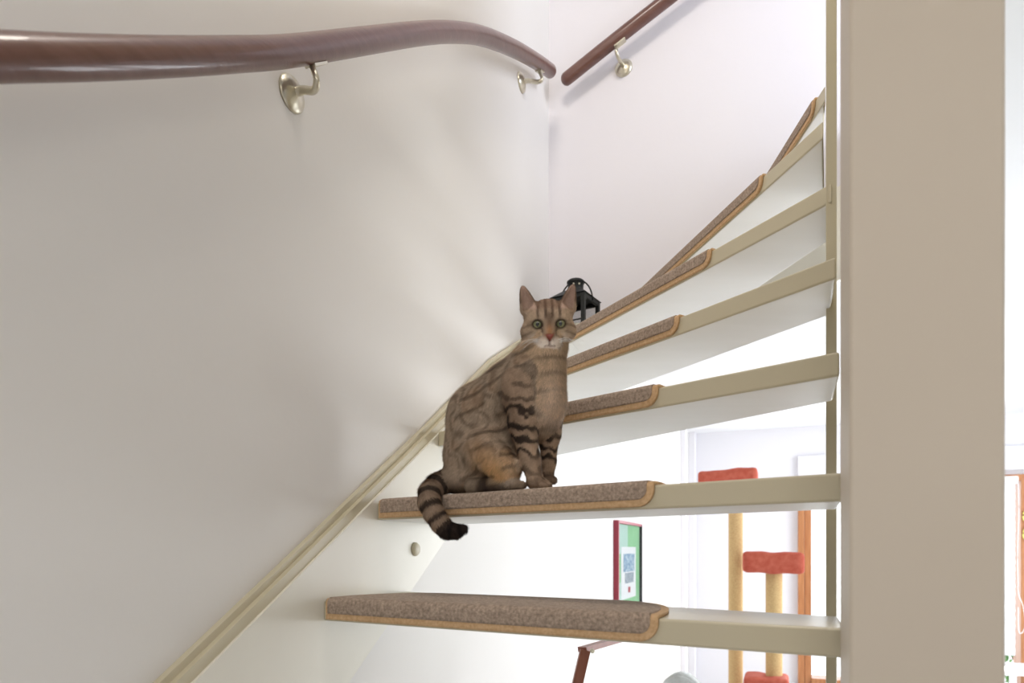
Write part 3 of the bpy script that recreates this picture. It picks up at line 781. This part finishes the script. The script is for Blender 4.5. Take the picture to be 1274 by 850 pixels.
def surface_nets(D_, mn, step):
    ins = D_ < 0
    c = np.zeros(tuple(s-1 for s in D_.shape), dtype=np.int8)
    for i in (0, 1):
        for j in (0, 1):
            for k in (0, 1): c += ins[i:ins.shape[0]-1+i, j:ins.shape[1]-1+j, k:ins.shape[2]-1+k]
    act = (c > 0) & (c < 8); idx = np.full(c.shape, -1, dtype=np.int64); cells = np.argwhere(act); idx[act] = np.arange(len(cells))
    acc = np.zeros((len(cells), 3)); cnt = np.zeros(len(cells)); ci, cj, ck = cells.T
    corners = [(i, j, k) for i in (0, 1) for j in (0, 1) for k in (0, 1)]
    for a_ in corners:
        for ax in range(3):
            if a_[ax]: continue
            b_ = list(a_); b_[ax] = 1
            va = D_[ci+a_[0], cj+a_[1], ck+a_[2]]; vb = D_[ci+b_[0], cj+b_[1], ck+b_[2]]
            m = (va < 0) != (vb < 0); t = np.where(m, va/np.where(m, va-vb, 1), 0)
            p = np.tile(np.array(a_, float), (len(cells), 1)); p[:, ax] += t
            acc[m] += p[m]; cnt[m] += 1
    V = (cells+acc/cnt[:, None])*step+mn
    faces = []
    for ax in range(3):
        o1, o2 = [(1, 2), (2, 0), (0, 1)][ax]
        sl = [slice(None)]*3; s0 = list(sl); s1 = list(sl); s0[ax] = slice(0, -1); s1[ax] = slice(1, None)
        A_i, B_i = ins[tuple(s0)], ins[tuple(s1)]
        e = np.argwhere(A_i != B_i)
        e = e[(e[:, o1] > 0) & (e[:, o2] > 0) & (e[:, o1] < D_.shape[o1]-1) & (e[:, o2] < D_.shape[o2]-1)]
        flip = B_i[tuple(e.T)]
        q = []
        for d1, d2 in ((0, 0), (1, 0), (1, 1), (0, 1)):
            f = e.copy(); f[:, o1] -= d1; f[:, o2] -= d2; q.append(idx[tuple(f.T)])
        q = np.stack(q, 1); q[flip] = q[flip][:, ::-1]
        faces.append(q)
    return V, np.concatenate(faces)[:, ::-1]

SD, mn_, st_ = build_sdf()
V, FQ = surface_nets(SD, mn_, st_)
# relax slightly
def relax(V, F_, it, lam):
    e = np.concatenate([F_[:, [0, 1]], F_[:, [1, 2]], F_[:, [2, 3]], F_[:, [3, 0]]]); e = np.concatenate([e, e[:, ::-1]])
    for _ in range(it):
        s = np.zeros_like(V); c = np.zeros(len(V)); np.add.at(s, e[:, 0], V[e[:, 1]]); np.add.at(c, e[:, 0], 1)
        V = V+lam*(s/np.maximum(c, 1)[:, None]-V)
    return V
V = relax(V, FQ, 2, 0.4)
# -------- coat colours: a tabby pattern laid out on the body itself
def vn(p, s, seed=0):
    """cheap smooth value noise"""
    q = p*s+seed*17.3; i = np.floor(q).astype(np.int64); f = q-i; f = f*f*(3-2*f)
    def h(a_, b_, c_):
        n = (a_*73856093 ^ b_*19349663 ^ c_*83492791) & 0xffff
        return ((n*(n*15731+789221)+1376312589) & 0xffff)/65535.0
    r = 0
    for dx in (0, 1):
        for dy in (0, 1):
            for dz in (0, 1):
                w_ = (f[:, 0] if dx else 1-f[:, 0])*(f[:, 1] if dy else 1-f[:, 1])*(f[:, 2] if dz else 1-f[:, 2])
                r = r+w_*h(i[:, 0]+dx, i[:, 1]+dy, i[:, 2]+dz)
    return r
def sm(x, a_, b_): t = np.clip((x-a_)/(b_-a_), 0, 1); return t*t*(3-2*t)
def colours(V):
    n = len(V)
    # body coordinates in the cat's own frame, in the units used to lay it out
    rel = V-np.array((CO.x, CO.y, 0)); f = rel@np.array((FW.x, FW.y, 0)); l = rel@np.array((LAT.x, LAT.y, 0))
    h = V[:, 2]-GZ
    u = (f-cp(540, 600, 0)@np.array((FW.x, FW.y, 0))+CO.dot(FW))   # distance forward from the rump, metres
    best = np.full(n, 9.0); grp = np.zeros(n, dtype='<U8'); ttail = np.zeros(n)
    ti = 0
    for g, kd, dt, k in prims:
        if kd == 'c':
            p, q, r0, r1 = dt; v = q-p; t = np.clip(((V-p)@v)/max(float(v@v), 1e-9), 0, 1)
            d = np.linalg.norm(V-p-t[:, None]*v, axis=1)-(r0+(r1-r0)*t)
        else:
            c, R3, rr = dt; w_ = ((V-c)@R3.T)/rr; d = (np.linalg.norm(w_, axis=1)-1)*min(rr)
        m = d < best; best = np.where(m, d, best); grp[m] = g
        if g == 'tail':
            ttail = np.where(m, ti+t, ttail); ti += 1
    S = lambda r_, g_, b_: np.array(srgb(r_, g_, b_)[:3])
    base = S(184, 164, 144); dark = S(62, 50, 44); warm = S(186, 146, 102); pale = S(206, 184, 160); white = S(238, 226, 216)
    C = np.tile(base, (n, 1)); n1 = vn(V, 38, 1); n2 = vn(V, 90, 2); n3 = vn(V, 260, 3)
    mix = lambda C, c, w_: C*(1-w_[:, None])+c*w_[:, None]
    # darker spine, paler flank
    spine = sm(h-0.95*u, 0.085, 0.16)*(grp != 'head'); C = mix(C, S(128, 108, 92), 0.5*spine)
    # broken vertical flank stripes
    ph = (u*0.9+0.35*h+0.030*(n1-0.5)*2)*2*math.pi/0.030
    st2 = sm(np.sin(ph)+1.6*(n2-0.5), 0.0, 1.2)
    flank = ((grp == 'body') | (grp == 'haunch'))
    C = mix(C, S(84, 68, 58), 0.55*st2*flank*sm(h, 0.03, 0.08))
    C = mix(C, S(190, 154, 124), 0.35*sm(n1, 0.45, 0.8)*flank)
    def patch(px, py, lat, r1, r2, c, w_, where, tilt=0.0):
        # a patch of coat colour centred on a point of the body, r1 along the body and r2 up (layout units)
        o = cp(px, py, lat); du = ((V-o)@np.array((FW.x, FW.y, 0)))/K; dz = (V[:, 2]-o[2])/K; dl = ((V-o)@np.array((LAT.x, LAT.y, 0)))/K
        x_, z_ = du*math.cos(tilt)+dz*math.sin(tilt), dz*math.cos(tilt)-du*math.sin(tilt)
        g_ = np.exp(-((x_/r1)**2+(z_/r2)**2+(dl/40)**2)*(1+0.7*(n2-0.5)))
        return mix(C, c, np.clip(g_*1.35, 0, 1)*w_*where)
    hf = (flank | (grp == 'foot')); DK = S(50, 40, 36)
    C = patch(625, 585, -0.05, 26, 17, S(214, 170, 120), 0.9, hf, -0.5)
    C = patch(612, 566, -0.05, 22, 12, S(196, 156, 118), 0.6, hf, -0.6)
    C = patch(604, 600, -0.06, 7, 15, DK, 0.85, hf, 0.2)
    C = patch(622, 608, -0.05, 30, 6, DK, 0.85, hf)
    C = patch(560, 598, -0.02, 13, 16, DK, 0.8, hf)
    C = patch(640, 522, -0.05, 16, 38, S(40, 32, 30), 0.9, (grp == 'body') | (grp == 'leg'), 0.15)  # dark shoulder stripe, with shade of the elbow gap painted in
    C = patch(640, 600, -0.05, 12, 6, S(222, 204, 186), 0.7, grp == 'foot')
    # chest: warm tan with thin dark necklaces
    ch = (grp == 'chest') | (grp == 'neck'); C = mix(C, S(200, 172, 142), 0.75*ch)
    nk = sm(np.sin((h*1.0-0.35*f+0.010*n1)*2*math.pi/0.030), 0.45, 0.95)*(ch | (flank & (u > 0.13)))
    C = mix(C, dark, 0.55*nk*sm(n1, 0.25, 0.6))
    # shoulder: bold dark patches down the near foreleg, rings lower
    leg = (grp == 'leg') | (grp == 'paw')
    C = mix(C, S(166, 138, 116), 0.6*leg)
    ring = sm(np.sin((h+0.25*f+0.030*(n1-0.5)+0.012*(n2-0.5))*2*math.pi/0.0265+0.8), -0.1, 0.5)
    top = sm(h, 0.045, 0.07)*(1-sm(h, 0.15, 0.19))
    outer = (l < 0.035)
    C = mix(C, S(38, 30, 28), 0.94*ring*leg*top)
    C = mix(C, dark, 0.55*ring*leg*(1-top)*(h > 0.025)*(h < 0.2))
    C = patch(697, 510, 0.0, 14, 45, S(214, 190, 170), 0.7, (grp != 'tail'))
    # pale strip inside the foreleg
    ins_ = sm(l, -0.022, -0.012)*(1-sm(l, -0.006, 0.004))*leg*(h < 0.11); C = mix(C, white, 0.9*ins_)
    C = mix(C, S(104, 86, 72), 0.5*(grp == 'paw')); C = mix(C, dark, 0.45*(grp == 'foot'))
    # tail rings and black tip
    tr = sm(np.sin(ttail*2*math.pi/1.05+0.6)+0.3*(n2-0.5), -0.15, 0.4); tm = (grp == 'tail')
    C = mix(C, S(150, 126, 108), 0.7*tm); C = mix(C, S(38, 30, 30), 0.85*tr*tm*(ttail > 1.2)); C = mix(C, S(30, 24, 26), 0.95*tm*sm(ttail, 6.3, 6.9))
    # head
    H_ = ((V-HC)@RH.T)/K; hx, hy, hz = H_.T; ax_ = np.abs(hx)
    head = (grp == 'head') | (grp == 'muzzle') | (grp == 'nose'); front = sm(-hy, -14, 4)
    hm = head*1.0
    C = mix(C, S(170, 148, 128), hm)
    C = mix(C, S(186, 166, 140), hm*front*0.75*np.exp(-(((ax_-15)/9)**2+((hz+1)/9)**2)))        # pale rings round the eyes
    fs = sm(np.sin(ax_*2*math.pi/9.0-1.2+0.5*(n2-0.5)), 0.1, 0.8)*sm(hz, 5, 12)*(ax_ < 21)
    C = mix(C, S(58, 46, 40), 0.78*hm*fs)                                                     # forehead M stripes
    C = mix(C, S(104, 76, 62), 0.6*hm*sm(hz, 14, 22)*(ax_ < 16))
    C = mix(C, S(84, 64, 52), 0.65*hm*front*np.exp(-((hx/4.5)**2))*sm(hz, -6, 2)*(1-sm(hz, 12, 18)))
    C = mix(C, S(170, 120, 78), 0.75*hm*front*np.exp(-((hx/4.5)**2+((hz+6)/6)**2)))          # tawny bridge
    for sx in (-1, 1):
        q = np.hypot((hx-sx*13.7)/7.6, (hz-1.5)/6.4); C = mix(C, S(46, 38, 32), 0.9*hm*front*(1-sm(q, 0.75, 1.15))) # dark lids
        tearl = np.exp(-(((hx-sx*8.2)/2.0)**2+((hz+5)/4.5)**2)); C = mix(C, S(60, 44, 36), 0.7*hm*front*tearl)
        chk = sm(np.sin((hz*0.9+ax_*0.42)*2*math.pi/8.0), 0.2, 0.9)*sm(ax_, 17, 21)*(1-sm(hz, 0, 5)); C = mix(C, S(84, 66, 54), 0.28*hm*chk)
    wz = np.exp(-((hx/(14.5-0.55*np.clip(-hz-20, 0, 14)))**4+((hz+23)/9.5)**4)); C = mix(C, white, 0.92*hm*front*wz)
    C = mix(C, white, 0.6*hm*np.exp(-(((ax_-13)/5)**2+((hz+20)/5)**2)))          # white muzzle and chin
    wz2 = np.exp(-(((ax_-17)/7)**2+((hz+14)/5)**2)); C = mix(C, S(214, 198, 184), 0.75*hm*front*wz2)
    C = mix(C, S(132, 64, 52), 0.95*np.exp(-((hx/(1.2+np.clip(hz+17, 0, 7)*0.62))**4))*((hz > -17) & (hz < -8.5) & (hy < -19)))    # nose leather
    C = mix(C, S(92, 54, 46), 0.9*hm*(hy < -14)*np.exp(-((hx/1.1)**2))*((hz < -15) & (hz > -22)))
    mo_ = np.exp(-((hz+22.3+0.10*np.abs(ax_-4.5))/1.2)**2)*(ax_ < 6.5)*(hy < -10); C = mix(C, S(110, 74, 64), 0.7*hm*mo_)
    # ears: pinkish hollow inside, brown outside
    er = (hz > 15)*(ax_ > 9)*1.0*(V[:, 2] > HC[2])
    t_ = np.clip((hz-8)/36, 0, 1); cx = 20.0+10.5*t_**1.1; wd = 13.0*(1-t_)**0.60+1.2
    inn = 1-sm(np.abs(ax_-cx)/wd, 0.55, 0.85)
    C = mix(C, S(120, 98, 82), er*sm(hz, 20, 26)); C = mix(C, S(190, 162, 148), 0.8*er*inn*sm(hz, 15, 19)*(hy < 12)*(1-sm(hz, 41, 46)))
    C = mix(C, S(72, 58, 50), 0.55*er*sm(np.abs(ax_-cx)/wd, 0.8, 1.0)*sm(hz, 22, 27))
    C = C*(0.86+0.28*n2)[:, None]*(0.9+0.2*n3)[:, None]
    return np.clip(C, 0, 1), grp, h, H_
COL, GRP, HGT, HL = colours(V)
me = bpy.data.meshes.new('body'); VW = V+np.array((0, 0, EYE))
me.from_pydata([tuple(v) for v in VW.tolist()], [], FQ.tolist()); me.validate()
ca = me.color_attributes.new('coat', 'FLOAT_COLOR', 'POINT')
ca.data.foreach_set('color', np.concatenate([COL, np.ones((len(COL), 1))], 1).astype(np.float32).ravel())
for p_ in me.polygons: p_.use_smooth = True
def coat_mat(name, rough, bump):
    m = bpy.data.materials.new(name); m.use_nodes = True; nt = m.node_tree; p_ = nt.nodes['Principled BSDF']
    a_ = nt.nodes.new('ShaderNodeVertexColor'); a_.layer_name = 'coat'; nt.links.new(a_.outputs[0], p_.inputs['Base Color'])
    p_.inputs['Roughness'].default_value = rough; p_.inputs['Specular IOR Level'].default_value = 0.15
    if bump:
        n_ = nt.nodes.new('ShaderNodeTexNoise'); n_.inputs['Scale'].default_value = 220; b_ = nt.nodes.new('ShaderNodeBump')
        b_.inputs['Strength'].default_value = 0.4; b_.inputs['Distance'].default_value = 0.003
        nt.links.new(n_.outputs[0], b_.inputs['Height']); nt.links.new(b_.outputs[0], p_.inputs['Normal'])
    return m
me.materials.append(coat_mat('tabby_skin', 0.9, True))
CAT = thing('cat', 'grey-brown tabby cat sitting on a stair mat, looking at the camera, tail hanging over', 'cat', (CO.x, CO.y, GZ+EYE))
bo = bpy.data.objects.new('body', me); col.objects.link(bo); bo.parent = CAT; bo.matrix_parent_inverse = CAT.matrix_world.inverted()
# short fur
me.calc_loop_triangles()
Nn = np.zeros((len(V), 3)); fa = FQ; e1 = V[fa[:, 2]]-V[fa[:, 0]]; e2 = V[fa[:, 3]]-V[fa[:, 1]]; fn = np.cross(e1, e2)
for i in range(4): np.add.at(Nn, fa[:, i], fn)
Nn /= np.linalg.norm(Nn, axis=1)[:, None]+1e-12
cen = V[fa].mean(1)
if ((cen-V.mean(0))*fn).sum() < 0: Nn = -Nn
rg = np.random.default_rng(3); area_ = np.linalg.norm(fn, axis=1)/2; NF = 150000
fi = rg.choice(len(fa), NF, p=area_/area_.sum()); w4 = rg.random((NF, 2)); 
b0 = (1-w4[:, 0])*(1-w4[:, 1]); b1 = w4[:, 0]*(1-w4[:, 1]); b2_ = w4[:, 0]*w4[:, 1]; b3 = (1-w4[:, 0])*w4[:, 1]
bl_ = lambda A_: A_[fa[fi, 0]]*b0[:, None]+A_[fa[fi, 1]]*b1[:, None]+A_[fa[fi, 2]]*b2_[:, None]+A_[fa[fi, 3]]*b3[:, None]
pc, nc, cc_ = bl_(V), bl_(Nn), bl_(COL); nc /= np.linalg.norm(nc, axis=1)[:, None]
g4 = GRP[fa[fi, 0]]; hl = HL[fa[fi, 0]]
flow = np.tile(np.array((-FW.x*0.55, -FW.y*0.55, -1.0)), (NF, 1))
hd = np.isin(g4, ['head', 'muzzle', 'nose'])
rad_dir = hl.copy(); rad_dir[:, 2] += 10; rad_dir[:, 1] += 25; rad_dir /= np.linalg.norm(rad_dir, axis=1)[:, None]+1e-9
flow[hd] = (rad_dir@RH)[hd]
isear = hd & (hl[:, 2] > 18) & (np.abs(hl[:, 0]) > 9); flow[isear] = upv
flow[g4 == 'tail'] = np.array((0.35, 0, -1.0))
flow -= (flow*nc).sum(1)[:, None]*nc; flow /= np.linalg.norm(flow, axis=1)[:, None]+1e-9
ln = rg.uniform(0.006, 0.0105, NF); ln[hd] = rg.uniform(0.0025, 0.0045, hd.sum()); lg = np.isin(g4, ['leg', 'paw', 'foot']); ln[lg] = rg.uniform(0.003, 0.0055, lg.sum())
ln[isear] = rg.uniform(0.002, 0.0035, isear.sum())
dirv = flow*1.0+nc*rg.uniform(0.22, 0.5, NF)[:, None]+rg.normal(0, 0.13, (NF, 3)); dirv /= np.linalg.norm(dirv, axis=1)[:, None]
sidev = np.cross(dirv, nc); sidev /= np.linalg.norm(sidev, axis=1)[:, None]+1e-9; wv = rg.uniform(0.0005, 0.0009, NF)[:, None]
wv[hd] *= 0.7
keep = np.ones(NF, bool)
for sx in (-1, 1): keep &= ~(np.hypot(hl[:, 0]-sx*13.7, hl[:, 2]-1.5) < 6.6) | ~hd | (hl[:, 1] > 0)
keep &= ~((np.abs(hl[:, 0]) < 4.5) & (hl[:, 2] > -17) & (hl[:, 2] < -9) & (hl[:, 1] < -24))
tip = pc+dirv*ln[:, None]; tip[:, 2] = np.where((pc[:, 2] > GZ-0.001) & (g4 != 'tail'), np.maximum(tip[:, 2], GZ+0.0004), tip[:, 2])
A3 = np.stack([pc-sidev*wv-nc*0.0006, pc+sidev*wv-nc*0.0006, tip], 1)[keep]
cj = (cc_*rg.uniform(0.80, 1.22, NF)[:, None])[keep]; C3 = np.repeat(cj, 3, 0); C3[2::3] *= 1.18
n3_ = len(A3); fm = bpy.data.meshes.new('fur')
fm.vertices.add(n3_*3); fm.vertices.foreach_set('co', (A3.reshape(-1, 3)+np.array((0, 0, EYE))).astype(np.float32).ravel())
fm.loops.add(n3_*3); fm.loops.foreach_set('vertex_index', np.arange(n3_*3, dtype=np.int32))
fm.polygons.add(n3_); fm.polygons.foreach_set('loop_start', np.arange(0, n3_*3, 3, dtype=np.int32)); fm.polygons.foreach_set('loop_total', np.full(n3_, 3, dtype=np.int32))
fm.update(calc_edges=True)
ca = fm.color_attributes.new('coat', 'FLOAT_COLOR', 'POINT'); ca.data.foreach_set('color', np.concatenate([np.clip(C3, 0, 1), np.ones((len(C3), 1))], 1).astype(np.float32).ravel())
# shade the hairs with the skin's normals so the coat reads as one surface
nn3 = np.repeat((nc+0.25*dirv)[keep], 3, 0); nn3 /= np.linalg.norm(nn3, axis=1)[:, None]
fm.polygons.foreach_set('use_smooth', np.ones(n3_, bool)); fm.normals_split_custom_set_from_vertices(nn3.tolist())
fm.materials.append(coat_mat('tabby_fur', 0.85, False))
fo = bpy.data.objects.new('fur', fm); col.objects.link(fo); fo.parent = CAT; fo.matrix_parent_inverse = CAT.matrix_world.inverted(); fo['kind'] = 'stuff'
# eyes, nostrils, whiskers
M['iris'] = mat('cat_iris', srgb(122, 126, 94), 0.25, coat=0.4, noise=(500, srgb(150, 152, 116), 0.2))
M['pupil'] = mat('cat_pupil', (0.004, 0.005, 0.004, 1), 0.1, coat=0.5)
M['nose'] = mat('cat_nose', srgb(140, 70, 58), 0.5)
M['whisker'] = mat('cat_whisker', (0.85, 0.85, 0.85, 1), 0.4)
W3 = lambda p_: Vector((float(p_[0]), float(p_[1]), float(p_[2])+EYE))
for sx in (-1, 1):
    c = W3(hp_(sx*13.7, -14.4, 1.5)); bm = nbm(); bmesh.ops.create_uvsphere(bm, u_segments=24, v_segments=16, radius=5.7*K)
    bmesh.ops.translate(bm, verts=bm.verts[:], vec=c); ey = obj('eye', bm, M['iris'], CAT, True)
    cd_ = (Vector((0, 0, EYE))-c).normalized(); axf = (cd_*0.6+Vector(fwd.tolist())*0.4).normalized()
    uu = Vector(rgt.tolist()); vv = axf.cross(uu).normalized(); uu = vv.cross(axf).normalized()
    bm = nbm(); ring_ = []
    for j in range(20):
        t = 2*math.pi*j/20; q = c+axf*5.7*K+uu*math.cos(t)*2.1*K+vv*math.sin(t)*3.0*K
        ring_.append(bm.verts.new(c+(q-c).normalized()*(5.7*K+0.0002)))
    cv = bm.verts.new(c+axf*(5.7*K+0.0005))
    for j in range(20): bm.faces.new((ring_[j], ring_[(j+1) % 20], cv))
    obj('pupil', bm, M['pupil'], ey, True)
bm = nbm(); nv = []
for x, z, y in ((-4.4, -9.6, -32), (0, -9.0, -34), (4.4, -9.6, -32), (2.6, -13.2, -34), (0, -15.6, -34.2), (-2.6, -13.2, -34), (0, -12, -35.2)):
    nv.append(W3(hp_(x, y, z)))
vs_ = [bm.verts.new(v) for v in nv]+[bm.verts.new(W3(hp_(x, -28, z))) for x, z in ((-4, -10), (4, -10), (0, -15))]
bmesh.ops.convex_hull(bm, input=vs_); obj('nose', bm, M['nose'], CAT, True)
rnd = random.Random(2)
for sx in (-1, 1):
    for j in range(7):
        z0 = -16-1.3*(j % 4); a0_ = hp_(sx*(8+j % 3), -28+1.5*(j % 3), z0)
        e_ = hp_(sx*(34+rnd.uniform(-4, 8)), -22+rnd.uniform(-4, 4), z0-6+rnd.uniform(-7, 9)); m_ = hp_(sx*22, -29, z0+1.5)
        bm = nbm(); tube(bm, catmull([W3(a0_), W3(m_), W3(e_)], 5), [0.00032-0.00002*q for q in range(11)], 5); obj('whisker', bm, M['whisker'], CAT, True)
